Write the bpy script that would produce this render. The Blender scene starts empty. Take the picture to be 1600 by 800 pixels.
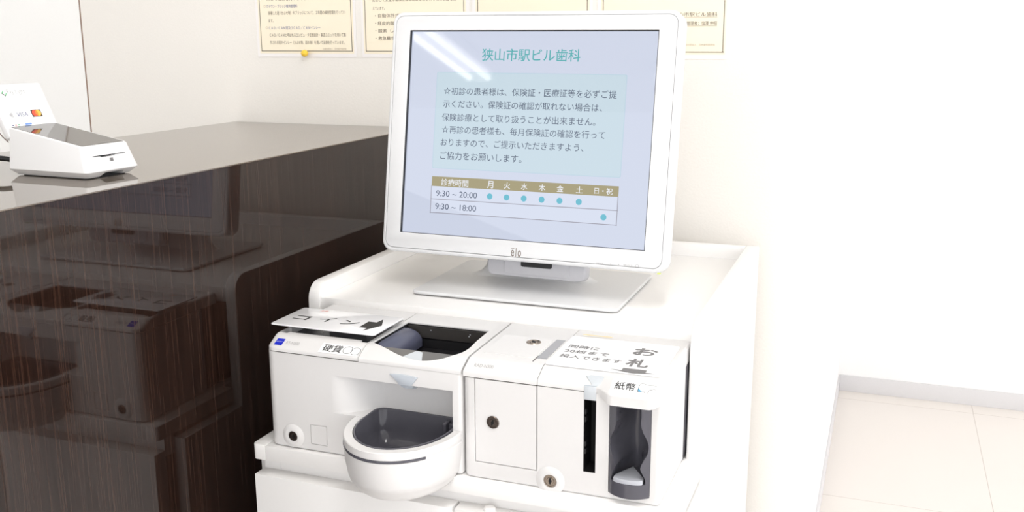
import bpy, bmesh, math
from mathutils import Vector, Matrix
S = bpy.context.scene
COL = S.collection
# ------------------------------------------------------------------ camera
def look(yaw, pit, rol):
    cy, sy, cp, sp, cr, sr = math.cos(yaw), math.sin(yaw), math.cos(pit), math.sin(pit), math.cos(rol), math.sin(rol)
    f0 = Vector((-sy, cy, 0)); r0 = Vector((cy, sy, 0))
    fw = f0*cp + Vector((0, 0, -sp)); dn = Vector((0, 0, -cp)) - f0*sp
    r = r0*cr + dn*sr; d = dn*cr - r0*sr
    return Matrix((r, -d, -fw)).transposed()
cam = bpy.data.cameras.new('camera'); co = bpy.data.objects.new('camera', cam); COL.objects.link(co)
cam.sensor_width = 36; cam.lens = 36*1553.14/1600; cam.clip_start = 0.02
co.matrix_world = Matrix.Translation((0.439, -1.0, 1.397)) @ look(0.36043, 0.21829, 0.0032).to_4x4()
S.camera = co
# ------------------------------------------------------------------ light and exposure
S.view_settings.view_transform = 'Standard'; S.view_settings.look = 'None'
S.view_settings.gamma = 1; S.view_settings.use_curve_mapping = False
S.view_settings.exposure = 0.33
w = bpy.data.worlds.new('daylight'); S.world = w; w.use_nodes = True
w.node_tree.nodes['Background'].inputs[0].default_value = (0.98, 0.995, 1.02, 1)
w.node_tree.nodes['Background'].inputs[1].default_value = 1.64
def area(name, loc, target, sx, sy, power, color=(1, 1, 1)):
    l = bpy.data.lights.new(name, 'AREA'); l.shape = 'RECTANGLE'; l.size = sx; l.size_y = sy; l.energy = power; l.color = color
    o = bpy.data.objects.new(name, l); COL.objects.link(o); o.location = loc
    o.rotation_euler = (Vector(target)-Vector(loc)).to_track_quat('-Z', 'Y').to_euler()
    return o
area('window_daylight', (3.9, 0.3, 1.6), (0, 0.6, 1.2), 4.2, 2.3, 12)
FILL_W = 7.5  # power of the added fill lamp over the kiosk
CZ = 2.6                                   # ceiling height
# ------------------------------------------------------------------ materials
def s2l(c):
    return tuple(((v/255)/12.92 if v/255 <= .04045 else ((v/255+.055)/1.055)**2.4) for v in c)
def mat(name, rgb, rough=.5, metal=0, spec=.5, var=.02, emit=None, estr=1, bump=0, bscale=200, trans=0, ior=1.45, coat=0):
    m = bpy.data.materials.new(name); m.use_nodes = True; nt = m.node_tree; b = nt.nodes['Principled BSDF']
    c = s2l(rgb); b.inputs['Base Color'].default_value = (*c, 1)
    b.inputs['Roughness'].default_value = rough; b.inputs['Metallic'].default_value = metal
    b.inputs['Specular IOR Level'].default_value = spec; b.inputs['IOR'].default_value = ior
    b.inputs['Transmission Weight'].default_value = trans; b.inputs['Coat Weight'].default_value = coat
    if var or bump:
        tc = nt.nodes.new('ShaderNodeTexCoord'); nz = nt.nodes.new('ShaderNodeTexNoise')
        nz.inputs['Scale'].default_value = bscale; nz.inputs['Detail'].default_value = 2
        nt.links.new(tc.outputs['Object'], nz.inputs['Vector'])
        if var:
            mx = nt.nodes.new('ShaderNodeMix'); mx.data_type = 'RGBA'
            mx.inputs[6].default_value = (*[max(0, v*(1-var)) for v in c], 1); mx.inputs[7].default_value = (*[min(1, v*(1+var)) for v in c], 1)
            nt.links.new(nz.outputs['Fac'], mx.inputs[0]); nt.links.new(mx.outputs[2], b.inputs['Base Color'])
        if bump:
            bp = nt.nodes.new('ShaderNodeBump'); bp.inputs['Strength'].default_value = bump; bp.inputs['Distance'].default_value = .001
            nt.links.new(nz.outputs['Fac'], bp.inputs['Height']); nt.links.new(bp.outputs['Normal'], b.inputs['Normal'])
    if emit:
        b.inputs['Emission Color'].default_value = (*s2l(emit), 1); b.inputs['Emission Strength'].default_value = estr
    return m
def wood(name, ior=1.5):
    m = bpy.data.materials.new(name); m.use_nodes = True; nt = m.node_tree; b = nt.nodes['Principled BSDF']
    tc = nt.nodes.new('ShaderNodeTexCoord'); mp = nt.nodes.new('ShaderNodeMapping'); mp.inputs['Scale'].default_value = (560, 560, 6)
    nz = nt.nodes.new('ShaderNodeTexNoise'); nz.inputs['Scale'].default_value = 1; nz.inputs['Detail'].default_value = 3; nz.inputs['Roughness'].default_value = .65
    mp2 = nt.nodes.new('ShaderNodeMapping'); mp2.inputs['Scale'].default_value = (40, 40, 1.2)
    n2 = nt.nodes.new('ShaderNodeTexNoise'); n2.inputs['Scale'].default_value = 1; n2.inputs['Detail'].default_value = 2
    ad = nt.nodes.new('ShaderNodeMath'); ad.operation = 'MULTIPLY_ADD'; ad.inputs[1].default_value = .12
    rp = nt.nodes.new('ShaderNodeValToRGB'); e = rp.color_ramp.elements
    e[0].position = .40; e[0].color = (*s2l((27, 17, 13)), 1); e[1].position = .80; e[1].color = (*s2l((64, 45, 36)), 1)
    x = rp.color_ramp.elements.new(.58); x.color = (*s2l((39, 25, 20)), 1)
    nt.links.new(tc.outputs['Object'], mp.inputs[0]); nt.links.new(mp.outputs[0], nz.inputs['Vector'])
    nt.links.new(tc.outputs['Object'], mp2.inputs[0]); nt.links.new(mp2.outputs[0], n2.inputs['Vector'])
    nt.links.new(n2.outputs['Fac'], ad.inputs[0]); nt.links.new(nz.outputs['Fac'], ad.inputs[2])
    nt.links.new(ad.outputs[0], rp.inputs[0]); nt.links.new(rp.outputs[0], b.inputs['Base Color'])
    b.inputs['Roughness'].default_value = .035; b.inputs['IOR'].default_value = ior
    return m
def floor_mat():
    m = bpy.data.materials.new('pale floor tiles'); m.use_nodes = True; nt = m.node_tree; b = nt.nodes['Principled BSDF']
    tc = nt.nodes.new('ShaderNodeTexCoord'); mp = nt.nodes.new('ShaderNodeMapping'); mp.inputs['Location'].default_value = (.08, -.216, 0)
    bk = nt.nodes.new('ShaderNodeTexBrick'); bk.offset = 0; bk.inputs['Scale'].default_value = 1; bk.inputs['Mortar Size'].default_value = .0012
    bk.inputs['Brick Width'].default_value = .9; bk.inputs['Row Height'].default_value = .9; bk.inputs['Mortar Smooth'].default_value = 0
    bk.inputs['Color1'].default_value = (*s2l((238, 231, 224)), 1); bk.inputs['Color2'].default_value = (*s2l((236, 229, 223)), 1)
    bk.inputs['Mortar'].default_value = (*s2l((205, 195, 186)), 1)
    nt.links.new(tc.outputs['Object'], mp.inputs[0]); nt.links.new(mp.outputs[0], bk.inputs['Vector']); nt.links.new(bk.outputs['Color'], b.inputs['Base Color'])
    b.inputs['Roughness'].default_value = .55
    return m
M = {}
M['wall'] = mat('cream wallpaper', (241, 237, 231), .85, spec=.25, bump=.25, bscale=260)
M['wall2'] = mat('white wall panel', (252, 251, 249), .8, spec=.25)
M['wallw'] = mat('white painted wall', (248, 247, 246), .85, spec=.2)
M['joint'] = mat('brown joint', (150, 122, 104), .7)
M['ceil'] = mat('ceiling white', (240, 240, 238), .9)
M['skirt'] = mat('grey vinyl baseboard', (222, 220, 221), .6)
M['floor'] = floor_mat()
M['wood'] = wood('dark glossy wood laminate')
M['woodtop'] = mat('polished grey beige counter top', (128, 117, 106), .03, metal=.35, spec=.8, var=.03, ior=1.6)
M['white'] = mat('white machine plastic', (229, 227, 226), .42, var=.01)
M['whiteg'] = mat('glossy white plastic', (242, 240, 239), .22, var=.01)
M['cab'] = mat('white cabinet laminate', (246, 244, 242), .34, var=.01)
M['mon'] = mat('white monitor plastic', (226, 226, 227), .35, var=.01)
M['groove'] = mat('dark joint line', (70, 62, 60), .7)
M['black'] = mat('black plastic', (26, 25, 27), .35)
M['blackm'] = mat('matt black hollow', (12, 11, 12), .6)
M['dgrey'] = mat('dark grey glossy plastic', (88, 87, 95), .14)
M['navy'] = mat('blue grey glossy plastic', (84, 86, 104), .2)
M['steel'] = mat('dark steel case', (70, 68, 74), .4, metal=.3)
M['chrome'] = mat('nickel lock', (176, 164, 152), .25, metal=1)
M['lockd'] = mat('dark nickel lock', (112, 102, 96), .3, metal=1)
M['lens'] = mat('frosted indicator lens', (196, 202, 210), .25, spec=.6)
M['lensw'] = mat('pale frosted lens', (206, 211, 216), .25, spec=.6)
M['slotnavy'] = mat('black navy plastic', (28, 28, 40), .2)
M['ltgrey'] = mat('light grey plastic', (188, 190, 197), .35)
M['midgrey'] = mat('grey translucent window', (168, 168, 172), .3)
M['bracket'] = mat('silver grey plastic', (196, 195, 199), .4)
M['paper'] = mat('white laminate', (246, 245, 246), .09, spec=.5, var=0)
M['label'] = mat('white sticker', (245, 245, 246), .3, var=0)
M['ink'] = mat('black print', (48, 47, 46), .5, var=0)
M['inkg'] = mat('grey print', (122, 120, 120), .5, var=0)
M['inkl'] = mat('light grey print', (172, 170, 170), .5, var=0)
M['blue'] = mat('blue emblem', (18, 40, 196), .35, var=0)
M['cyan'] = mat('light blue print', (86, 170, 214), .4, var=0)
M['red'] = mat('red print', (226, 120, 100), .5, var=0)
M['yellow'] = mat('yellow tape', (246, 206, 96), .5, var=0)
M['pin'] = mat('yellow pin plastic', (250, 208, 70), .3, var=0)
M['cream'] = mat('cream poster', (250, 240, 218), .7, spec=.2, var=0)
M['margin'] = mat('poster paper margin', (244, 240, 238), .5, spec=.3, var=0)
M['pbrown'] = mat('poster brown print', (92, 76, 58), .7, var=0)
M['pborder'] = mat('poster border brown', (84, 70, 56), .7, var=0)
M['pblue'] = mat('poster blue print', (84, 92, 150), .7, var=0)
M['plight'] = mat('poster pale print', (180, 165, 145), .7, var=0)
M['glass'] = mat('dark grey terminal glass', (78, 73, 68), .06, spec=.9, ior=1.7, var=0)
M['term'] = mat('white terminal plastic', (234, 233, 233), .4, var=0)
M['cable'] = mat('black cable', (18, 18, 19), .45, var=0)
M['thin'] = mat('brown grey thin cable', (120, 105, 98), .5, var=0)
M['vnavy'] = mat('navy print', (70, 72, 120), .4, var=0)
M['mcred'] = mat('orange red print', (240, 92, 70), .4, var=0)
M['mcyel'] = mat('amber print', (252, 196, 84), .4, var=0)
M['mcmid'] = mat('orange print', (244, 140, 60), .4, var=0)
M['mcbk'] = mat('dark card print', (66, 56, 56), .4, var=0)
M['green'] = mat('green print', (120, 190, 140), .4, var=0)
def glow(name, rgb, k=.782): return mat(name, (4, 4, 4), .03, spec=.5, var=0, emit=rgb, estr=k)
M['sbg'] = glow('screen background', (206, 213, 231))
M['spanel'] = glow('screen text panel', (198, 216, 227))
M['spline'] = glow('screen panel outline', (180, 208, 222))
M['steal'] = glow('screen teal text', (74, 172, 176))
M['stext'] = glow('screen slate text', (72, 84, 108))
M['sgold'] = glow('screen table header', (160, 150, 112))
M['swhite'] = glow('screen white text', (234, 236, 242))
M['srow'] = glow('screen table row', (212, 219, 236))
M['sline'] = glow('screen table line', (150, 148, 160))
M['sdot'] = glow('screen blue dot', (98, 184, 204))
M['lcdedge'] = mat('black display edge', (14, 14, 18), .3, var=0)
M['gshelf'] = mat('grey translucent plate', (112, 110, 108), .35)
M['hopback'] = mat('dark brown grey plate', (58, 55, 53), .4)
M['logo'] = mat('bronze grey print', (140, 130, 124), .4, var=0)
M['dispw'] = mat('white display print', (252, 252, 253), .3, var=0)
M['dblue'] = mat('pale blue print', (120, 158, 224), .4, var=0)
M['led'] = mat('power light', (10, 20, 4), .4, var=0, emit=(214, 226, 110), estr=1.0)
M['tube'] = mat('fluorescent tube', (250, 250, 250), .5, var=0, emit=(255, 252, 246), estr=8)
# ------------------------------------------------------------------ helpers
def thing(name, label, cat, loc, group=None):
    o = bpy.data.objects.new(name, None); COL.objects.link(o); o.location = loc; o.empty_display_size = .05
    o['label'] = label; o['category'] = cat
    if group: o['group'] = group
    return o
def root_loc(o):
    while o.parent: o = o.parent
    return Vector(o.location)
def obj(name, bm, mats, parent=None, smooth=35, recalc=True):
    """bm (world coordinates) -> one mesh object"""
    if recalc: bmesh.ops.recalc_face_normals(bm, faces=bm.faces)
    me = bpy.data.meshes.new(name)
    if parent: bmesh.ops.translate(bm, vec=-root_loc(parent), verts=bm.verts)
    bm.to_mesh(me); bm.free()
    for m in (mats if isinstance(mats, (list, tuple)) else [mats]): me.materials.append(M[m])
    if smooth:
        me.shade_smooth(); me.set_sharp_from_angle(angle=math.radians(smooth))
    o = bpy.data.objects.new(name, me); COL.objects.link(o)
    if parent: o.parent = parent
    return o
def solo(name, bm, mats, label, cat, group=None, loc=None, **k):
    """a thing that is one mesh, its origin at loc"""
    if loc is not None: bmesh.ops.translate(bm, vec=-Vector(loc), verts=bm.verts)
    o = obj(name, bm, mats, **k)
    if loc is not None: o.location = loc
    o['label'] = label; o['category'] = cat
    if group: o['group'] = group
    return o
def struct(name, bm, mats, **k):
    o = obj(name, bm, mats, **k); o['kind'] = 'structure'; return o
def BM(): return bmesh.new()
def bevel(bm, edges, w, seg=3):
    if w > 0 and edges: bmesh.ops.bevel(bm, geom=edges, offset=w, segments=seg, profile=.5, affect='EDGES', clamp_overlap=True)
def merge(dst, src, mi=0):
    me = bpy.data.meshes.new('tmp'); src.to_mesh(me); src.free()
    n = len(dst.faces); dst.from_mesh(me); bpy.data.meshes.remove(me)
    dst.faces.ensure_lookup_table()
    if mi:
        for f in dst.faces[n:]: f.material_index = mi
    return dst
def box(x0, x1, y0, y1, z0, z1, bev=0, seg=3, dst=None, mi=0):
    b = BM(); bmesh.ops.create_cube(b, size=1)
    bmesh.ops.transform(b, matrix=Matrix.Translation(((x0+x1)/2, (y0+y1)/2, (z0+z1)/2)) @ Matrix.Diagonal((x1-x0, y1-y0, z1-z0, 1)), verts=b.verts)
    bevel(b, b.edges[:], bev, seg)
    return merge(dst, b, mi) if dst is not None else b
def frame_pt(fr, a, b_, c):
    o, u, v, n = fr; return o + u*a + v*b_ + n*c
XY = (Vector((0, 0, 0)), Vector((1, 0, 0)), Vector((0, 1, 0)), Vector((0, 0, 1)))
XZ = (Vector((0, 0, 0)), Vector((1, 0, 0)), Vector((0, 0, 1)), Vector((0, -1, 0)))
YZ = (Vector((0, 0, 0)), Vector((0, 1, 0)), Vector((0, 0, 1)), Vector((1, 0, 0)))
def prism(poly, fr, c0, c1, bev=0, seg=3, dst=None, mi=0, caps_only=False):
    b = BM(); n = len(poly)
    lo = [b.verts.new(frame_pt(fr, p[0], p[1], c0)) for p in poly]; hi = [b.verts.new(frame_pt(fr, p[0], p[1], c1)) for p in poly]
    f0 = b.faces.new(lo); f1 = b.faces.new(hi)
    for i in range(n): b.faces.new((lo[i], lo[(i+1) % n], hi[(i+1) % n], hi[i]))
    bmesh.ops.recalc_face_normals(b, faces=b.faces)
    if bev:
        es = list(f1.edges) + ([] if caps_only else list(f0.edges)); bevel(b, es, bev, seg)
    return merge(dst, b, mi) if dst is not None else b
def rrect(x0, x1, y0, y1, r, seg=6):
    if not isinstance(r, (list, tuple)): r = (r,)*4
    out = []
    for (cx, cy, a0, rr) in ((x1-r[0], y1-r[0], 0, r[0]), (x0+r[1], y1-r[1], 90, r[1]), (x0+r[2], y0+r[2], 180, r[2]), (x1-r[3], y0+r[3], 270, r[3])):
        if rr <= 1e-6: out.append((cx, cy)); continue
        for i in range(seg+1):
            a = math.radians(a0+90*i/seg); out.append((cx+rr*math.cos(a), cy+rr*math.sin(a)))
    return out
def circ(cx, cy, r, n=32, ry=None): return [(cx+r*math.cos(2*math.pi*i/n), cy+(ry or r)*math.sin(2*math.pi*i/n)) for i in range(n)]
def face(dst, poly, fr, c=0, mi=0):
    f = dst.faces.new([dst.verts.new(frame_pt(fr, p[0], p[1], c)) for p in poly]); f.material_index = mi
    f.normal_update()
    if f.normal.dot(fr[3]) < 0: f.normal_flip()
def rect(dst, x0, x1, y0, y1, fr, c=0, mi=0): face(dst, [(x0, y0), (x1, y0), (x1, y1), (x0, y1)], fr, c, mi)
def line(dst, p, q, wd, fr, c=0, mi=0):
    p = Vector(p); q = Vector(q); d = (q-p).normalized()*wd/2; n = Vector((-d.y, d.x))
    face(dst, [p-d+n, p-d-n, q+d-n, q+d+n], fr, c, mi)
def outline(dst, poly, wd, fr, c=0, mi=0):
    for i in range(len(poly)): line(dst, poly[i], poly[(i+1) % len(poly)], wd, fr, c, mi)
_dg = bpy.context.evaluated_depsgraph_get
def text(dst, s, x0, x1, yc, fr, c=0, mi=0, h=None, bold=0, slant=0, dy=0):
    """lettering s whose ink spans x0..x1, centred on yc (ending at yc+dy) in the plane fr"""
    cu = bpy.data.curves.new('t', 'FONT'); cu.body = s; cu.resolution_u = 3; cu.offset = bold
    o = bpy.data.objects.new('t', cu); COL.objects.link(o); bpy.context.view_layer.update()
    me = bpy.data.meshes.new_from_object(o.evaluated_get(_dg()))
    bpy.data.objects.remove(o); bpy.data.curves.remove(cu)
    xs = [v.co.x for v in me.vertices]; ys = [v.co.y for v in me.vertices]
    a, b_ = min(xs), max(xs); lo, hi = min(ys), max(ys); sx = (x1-x0)/(b_-a); sy = sx if h is None else h/(hi-lo)
    vs = []
    for v in me.vertices:
        y = (v.co.y-(lo+hi)/2)*sy; x = x0+(v.co.x-a)*sx
        vs.append(dst.verts.new(frame_pt(fr, x+slant*y, yc+y+dy*(x-x0)/(x1-x0), c)))
    for p in me.polygons:
        try: f = dst.faces.new([vs[i] for i in p.vertices])
        except ValueError: continue
        f.material_index = mi; f.normal_update()
        if f.normal.dot(fr[3]) < 0: f.normal_flip()
    bpy.data.meshes.remove(me)
def tube(pts, r, n=12, dst=None, mi=0, res=8):
    P = [Vector(p) for p in pts]; Q = []
    for i in range(len(P)-1):
        a, b_, c, d = P[max(i-1, 0)], P[i], P[i+1], P[min(i+2, len(P)-1)]
        for k in range(res):
            t = k/res; Q.append(.5*((2*b_)+(c-a)*t+(2*a-5*b_+4*c-d)*t*t+(3*b_-a-3*c+d)*t**3))
    Q.append(P[-1]); b = dst if dst is not None else BM(); rings = []
    for i, q in enumerate(Q):
        t = (Q[min(i+1, len(Q)-1)]-Q[max(i-1, 0)]).normalized(); up = Vector((0, 0, 1)) if abs(t.z) < .9 else Vector((1, 0, 0))
        s = t.cross(up).normalized(); u = s.cross(t)
        rings.append([b.verts.new(q+s*r*math.cos(2*math.pi*k/n)+u*r*math.sin(2*math.pi*k/n)) for k in range(n)])
    for i in range(len(rings)-1):
        for k in range(n): b.faces.new((rings[i][k], rings[i][(k+1) % n], rings[i+1][(k+1) % n], rings[i+1][k])).material_index = mi
    b.faces.new(rings[0]).material_index = mi; b.faces.new(rings[-1]).material_index = mi
    return b
def loft(rows, closed_u=True, cap0=False, cap1=False, dst=None, mi=0):
    b = dst if dst is not None else BM(); R = [[b.verts.new(p) for p in r] for r in rows]; n = len(R[0])
    for i in range(len(R)-1):
        for k in range(n if closed_u else n-1):
            b.faces.new((R[i][k], R[i][(k+1) % n], R[i+1][(k+1) % n], R[i+1][k])).material_index = mi
    if cap0: b.faces.new(R[0]).material_index = mi
    if cap1: b.faces.new(R[-1]).material_index = mi
    return b
def cut(bm, *tools):
    """boolean difference on bmeshes"""
    def tmp(b):
        bmesh.ops.remove_doubles(b, verts=b.verts, dist=1e-6); bmesh.ops.recalc_face_normals(b, faces=b.faces)
        me = bpy.data.meshes.new('c'); b.to_mesh(me); b.free(); o = bpy.data.objects.new('c', me); COL.objects.link(o); return o
    r = bm
    for tl_ in tools:
        o = tmp(r); k = tmp(tl_)
        m = o.modifiers.new('b', 'BOOLEAN'); m.operation = 'DIFFERENCE'; m.solver = 'EXACT'; m.object = k
        bpy.context.view_layer.update()
        me = bpy.data.meshes.new_from_object(o.evaluated_get(_dg())); r = BM(); r.from_mesh(me)
        bpy.data.objects.remove(o); bpy.data.objects.remove(k); bpy.data.meshes.remove(me)
    return r
def fr_at(o, u, n):
    u = Vector(u).normalized(); n = Vector(n).normalized(); v = n.cross(u); return (Vector(o), u, v, n)
# ------------------------------------------------------------------ the room
YW, XP, YF = .665, .327, 3.01
struct('floor', box(-3.2, 4.2, -4.8, 3.2, -.05, 0), 'floor')
struct('ceiling', box(-3.2, 4.2, -4.8, 3.2, CZ, CZ+.05), 'ceil')
struct('wall_back', box(-1.139, XP, YW, YW+.1, 0, CZ), 'wall')
struct('wall_left', box(-3.2, -1.143, YW, YW+.1, 0, CZ), 'wall2')
struct('wall_light_block', box(-3.3, -3.2, -4.8, YW+.1, 0, CZ), 'wall2')  # unseen wall added to hold back light from the left
struct('trim_1', box(-1.143, -1.139, YW+.001, YW+.09, 0, CZ), 'joint')
struct('wall_side', box(XP-.1, XP, YW+.1, YF, 0, CZ), 'wallw')
struct('wall_far', box(XP-.1, 4.2, YF, YF+.1, 0, CZ), 'wallw')
b = box(XP+.006, 4.2, YF-.006, YF, 0, .066, .001); struct('baseboard_far', b, 'skirt')
struct('baseboard_side', box(XP, XP+.006, YW+.1, YF-.006, 0, .066, .001), 'skirt')
# ------------------------------------------------------------------ reception counter
CX, CT = -.366, 1.2320
t = thing('reception_counter', 'dark glossy wood-grain reception counter left of the white payment kiosk', 'counter', (-.567, -.2, 0))
obj('front_panel', box(CX-.02, CX, -1.3, YW-.002, .07, CT-.0017, .0003, 1), 'wood', t)
obj('top', box(-.776, CX, -1.3, YW-.002, CT-.0016, CT, .0003, 1), 'woodtop', t)
obj('top_core', box(-.756, CX-.0203, -1.28, YW-.003, CT-.03, CT-.0017), 'wood', t)
obj('back_panel', box(-.776, -.756, -1.3, YW-.002, .07, CT-.0017), 'wood', t)
obj('end_panel', box(-.756, CX-.0203, -1.3, -1.2802, .07, CT-.0017), 'wood', t)
obj('plinth', box(-.75, CX-.03, -1.28, YW-.004, 0, .07), 'black', t)
# ------------------------------------------------------------------ kiosk cabinet
t = thing('kiosk_cabinet', 'white laminate kiosk cabinet carrying the monitor and the two cash machines', 'cabinet', (-.022, .3, 0))
LX0, LX1, RX0, RX1 = -.305, -.287, .237, .2575
def side_poly(fy, r):
    P = [(.625, .01), (.625, 1.06)]
    for i in range(9):
        a = math.radians(90+90*i/8); P.append((fy+r+r*math.cos(a), 1.06-r+r*math.sin(a)))
    return P + [(fy, .862), (.03, .862), (.03, .01)]
for x0, x1, fy, fr_ in ((LX0, LX1, .162, .025), (RX0, RX1, .138, .035)): obj('side_panel', prism(side_poly(fy, fr_), YZ, x0, x1, .0015, 2), 'cab', t)
obj('deck', box(LX1+.0003, RX0-.0003, .166, .6045, 1.022, 1.04, .001, 2), 'cab', t)
obj('deck_lip', box(LX1+.0003, RX0-.0003, .168, .184, 1.0175, 1.0218, .001, 2), 'cab', t)
obj('back_rail', box(LX1+.0003, RX0-.0003, .605, .6247, .05, 1.06, .001, 2), 'cab', t)
sh = obj('shelf', box(-.2715, .2565, -.006, .45, .869, .889, .0012, 2), 'cab', t)
obj('shelf_end_cap', prism(rrect(-.291, -.2718, -.006, .160, (0, 0, .006, 0)), XY, .869, .8895, .0008, 2), 'cab', t)
obj('rail_strip', box(-.286, -.262, .0117, .03, .8400, .8687), 'cab', t)
obj('rail_strip', box(-.2615, .236, .0117, .03, .8400, .8687), 'cab', t)
obj('inner_floor', box(LX1+.0003, RX0-.0003, .03, .6, .05, .07), 'cab', t)
for x0, x1 in ((-.287, -.0115), (-.0085, .2565)):
    obj('door', box(x0, x1, -.0105, .0115, .08, .8505, .0012, 2), 'cab', t)
b = BM(); loft([[(.033+r*math.cos(a*math.pi/8), .0+r*math.sin(a*math.pi/8), z) for a in range(16)] for r, z in ((.0075, .8505), (.0072, .8535), (.0055, .8553), (.002, .8558))], cap0=True, cap1=True, dst=b)
obj('door_knob', b, 'cab', t)
# ------------------------------------------------------------------ locks
def lock(parent, c, r, nrm, up, m='lockd', boss=None, white='white'):
    fr = fr_at(c, Vector(up).cross(Vector(nrm)), nrm)
    if boss:
        bb = BM(); n = 40
        prof = [(boss*1.35, .0002), (boss*1.25, .0009), (boss, .0022), (boss*.86, .0028), (r*1.12, .0026), (r*1.05, .0006)]
        loft([[frame_pt(fr, R*math.cos(2*math.pi*k/n), R*math.sin(2*math.pi*k/n), h) for k in range(n)] for R, h in prof], dst=bb)
        l = obj('lock_surround', bb, white, parent)
    bb = BM(); n = 36
    prof = [(r*1.08, -.004), (r*1.08, .0006), (r*.98, .0016), (r*.84, .0016), (r*.80, .0009), (r*.60, .0009), (r*.56, .0015), (r*.1, .0015)]
    loft([[frame_pt(fr, R*math.cos(2*math.pi*k/n), R*math.sin(2*math.pi*k/n), h) for k in range(n)] for R, h in prof], cap1=True, dst=bb)
    l = obj('lock', bb, m, parent)
    k = prism(rrect(-r*.13, r*.13, -r*.5, r*.5, r*.05, 2), fr, .0012, .0018); prism(circ(0, 0, r*.26, 16), fr, .0012, .0019, dst=k)
    obj('keyhole', k, 'blackm', l)
# lid cross-section shared by the two machines: (y, z)
LP = [(0, 1.0155), (0, 1.0185), (.0005, 1.0196), (.0015, 1.0204), (.019, 1.0288), (.0225, 1.0298), (.027, 1.0302), (.163, 1.0321), (.1655, 1.0308), (.1655, 1.0155)]
SLOPE = fr_at((0, .0015, 1.0204), (1, 0, 0), (0, -.0084, .0175))      # the sloping front strip of the lids; u = X, v = up the slope
TOPF = fr_at((0, 0, 1.0300), (1, 0, 0), (0, -.0016, .114))             # the flat top of the lids
def lid(x0, x1, bumpf=None, n=2, rl=0, rr=0, zb=1.0155):
    rows = []
    xs = [x0+(x1-x0)*i/(n-1) for i in range(n)]
    for i in range(1, 14):
        if rl: xs.append(x0+rl*(i/14)**2)
        if rr: xs.append(x1-rr*(i/14)**2)
    for x in sorted(xs):
        k = bumpf(x) if bumpf else 0
        dz = 0
        dl, dr = x-x0, x1-x
        if rl and dl < .003: dz = .003-math.sqrt(max(0, .003**2-(.003-dl)**2))
        if rr and dr < rr: dz = max(dz, rr-math.sqrt(max(0, rr*rr-(rr-dr)**2)))
        yr = (rl-math.sqrt(max(0, rl*rl-(rl-dl)**2))) if rl and dl < rl else 0
        if rr and dr < rr: yr = rr-math.sqrt(max(0, rr*rr-(rr-dr)**2))
        rows.append([(x, y-.0170*k*max(0, 1-y/.05)+yr*max(0, 1-y/.06), (zb if z < 1.016 else max(zb+.001, z-dz*.9))-(.006*k if z < 1.016 and y < .01 else 0)) for y, z in LP])
    return loft(rows, cap0=True, cap1=True)
# ------------------------------------------------------------------ coin machine
t = thing('coin_machine', 'white coin change machine with round black coin cup, left one of the two cash machines', 'cash machine', (-.135, .05, .889))
X0, X1 = -.2685, -.0012
body = prism(rrect(X0, X1, 0, .13, (0, 0, .014, .005), 6), XY, 1.0143, .8895, .004, 3, caps_only=True)
scoop = [(-.0125, -.02), (-.0125, .037), (-.120, .037)]
for i in range(1, 15):
    a = i/14; q = (1-a)**1.7; scoop.append((-.120-.066*a, .037*q*q*(3-2*q)-.0004*a))
scoop += [(-.188, -.02)]
CCX, CA, CB, CYB = -.072, .0705, .0905, .0368     # cup centre x, half width, reach, back
def cup_plan(sa, sb, yb, inset=0, n=28):
    a, bb = CA*sa-inset, CB*sb-inset; P = []
    for i in range(n+1):
        an = math.pi*i/n; P.append((CCX+a*math.cos(an), -bb*math.sin(an)))
    r = .012
    for k in range(5 if yb > r else 0):
        an = math.radians(180-90*k/4); P.append((CCX-a+r+r*math.cos(an), yb-r+r*math.sin(an)))
    if yb > r: P.append((CCX+a-.0005, yb))
    return P
INS = .0128
pocket = prism([(x, y) for x, y in cup_plan(1, 1, CYB, INS-.0012)], XY, .8995, .9452, 0)
sq = box(-.2072, -.1838, -.01, .0012, .8988, .9252); sq2 = box(-.2064, -.1846, -.02, .01, .8996, .9244)
hop = [(-.1300, .1235), (-.0152, .1225), (-.0142, .08), (-.0118, .052), (-.0145, .030), (-.0225, .0195), (-.036, .0120), (-.0527, .0075), (-.0694, .0080), (-.0891, .0125), (-.1126, .0215), (-.1310, .031)]
hop = hop[:3]+[tuple(.5*(2*b_[k]+(c[k]-a[k])*t_+(2*a[k]-5*b_[k]+4*c[k]-d[k])*t_*t_+(3*b_[k]-a[k]-3*c[k]+d[k])*t_**3) for k in (0, 1)) for a, b_, c, d in zip(hop[2:-3], hop[3:-2], hop[4:-1], hop[5:]) for t_ in (0, .25, .5, .75)]+hop[-2:]
body = cut(body, prism(hop, XY, .9975, 1.03), prism(scoop, XY, .9448, .9932, 0), pocket, cut(sq, sq2))
obj('body', body, 'white', t, smooth=30)
obj('rear_case', box(X0+.003, X1-.002, .1305, .42, .8925, 1.0145, .002), 'steel', t)
# white cup in front
sec = [(0, .8765), (.68, .8765), (.78, .879), (.87, .886), (.912, .8925), (.928, .8935), (.952, .900), (.985, .915), (1, .932), (.988, .9328), (.988, .9352), (1, .936), (1, .9415), (.998, .9440), (.986, .9449), (.955, .9445), (.862, .9445), (.856, .944), (.850, .9005), (0, .9002)]
rows = []
for i in range(41):
    an = math.pi*i/40
    rows.append([(CCX+CA*q*math.cos(an), min(-CB*q*math.sin(an), -.0002 if z > .8893 else -.0075), z) for q, z in sec])
cup = loft(rows, cap0=True, cap1=True); bmesh.ops.remove_doubles(cup, verts=cup.verts, dist=1e-6)
cup_o = obj('coin_cup', cup, 'white', t, smooth=40)
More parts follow.
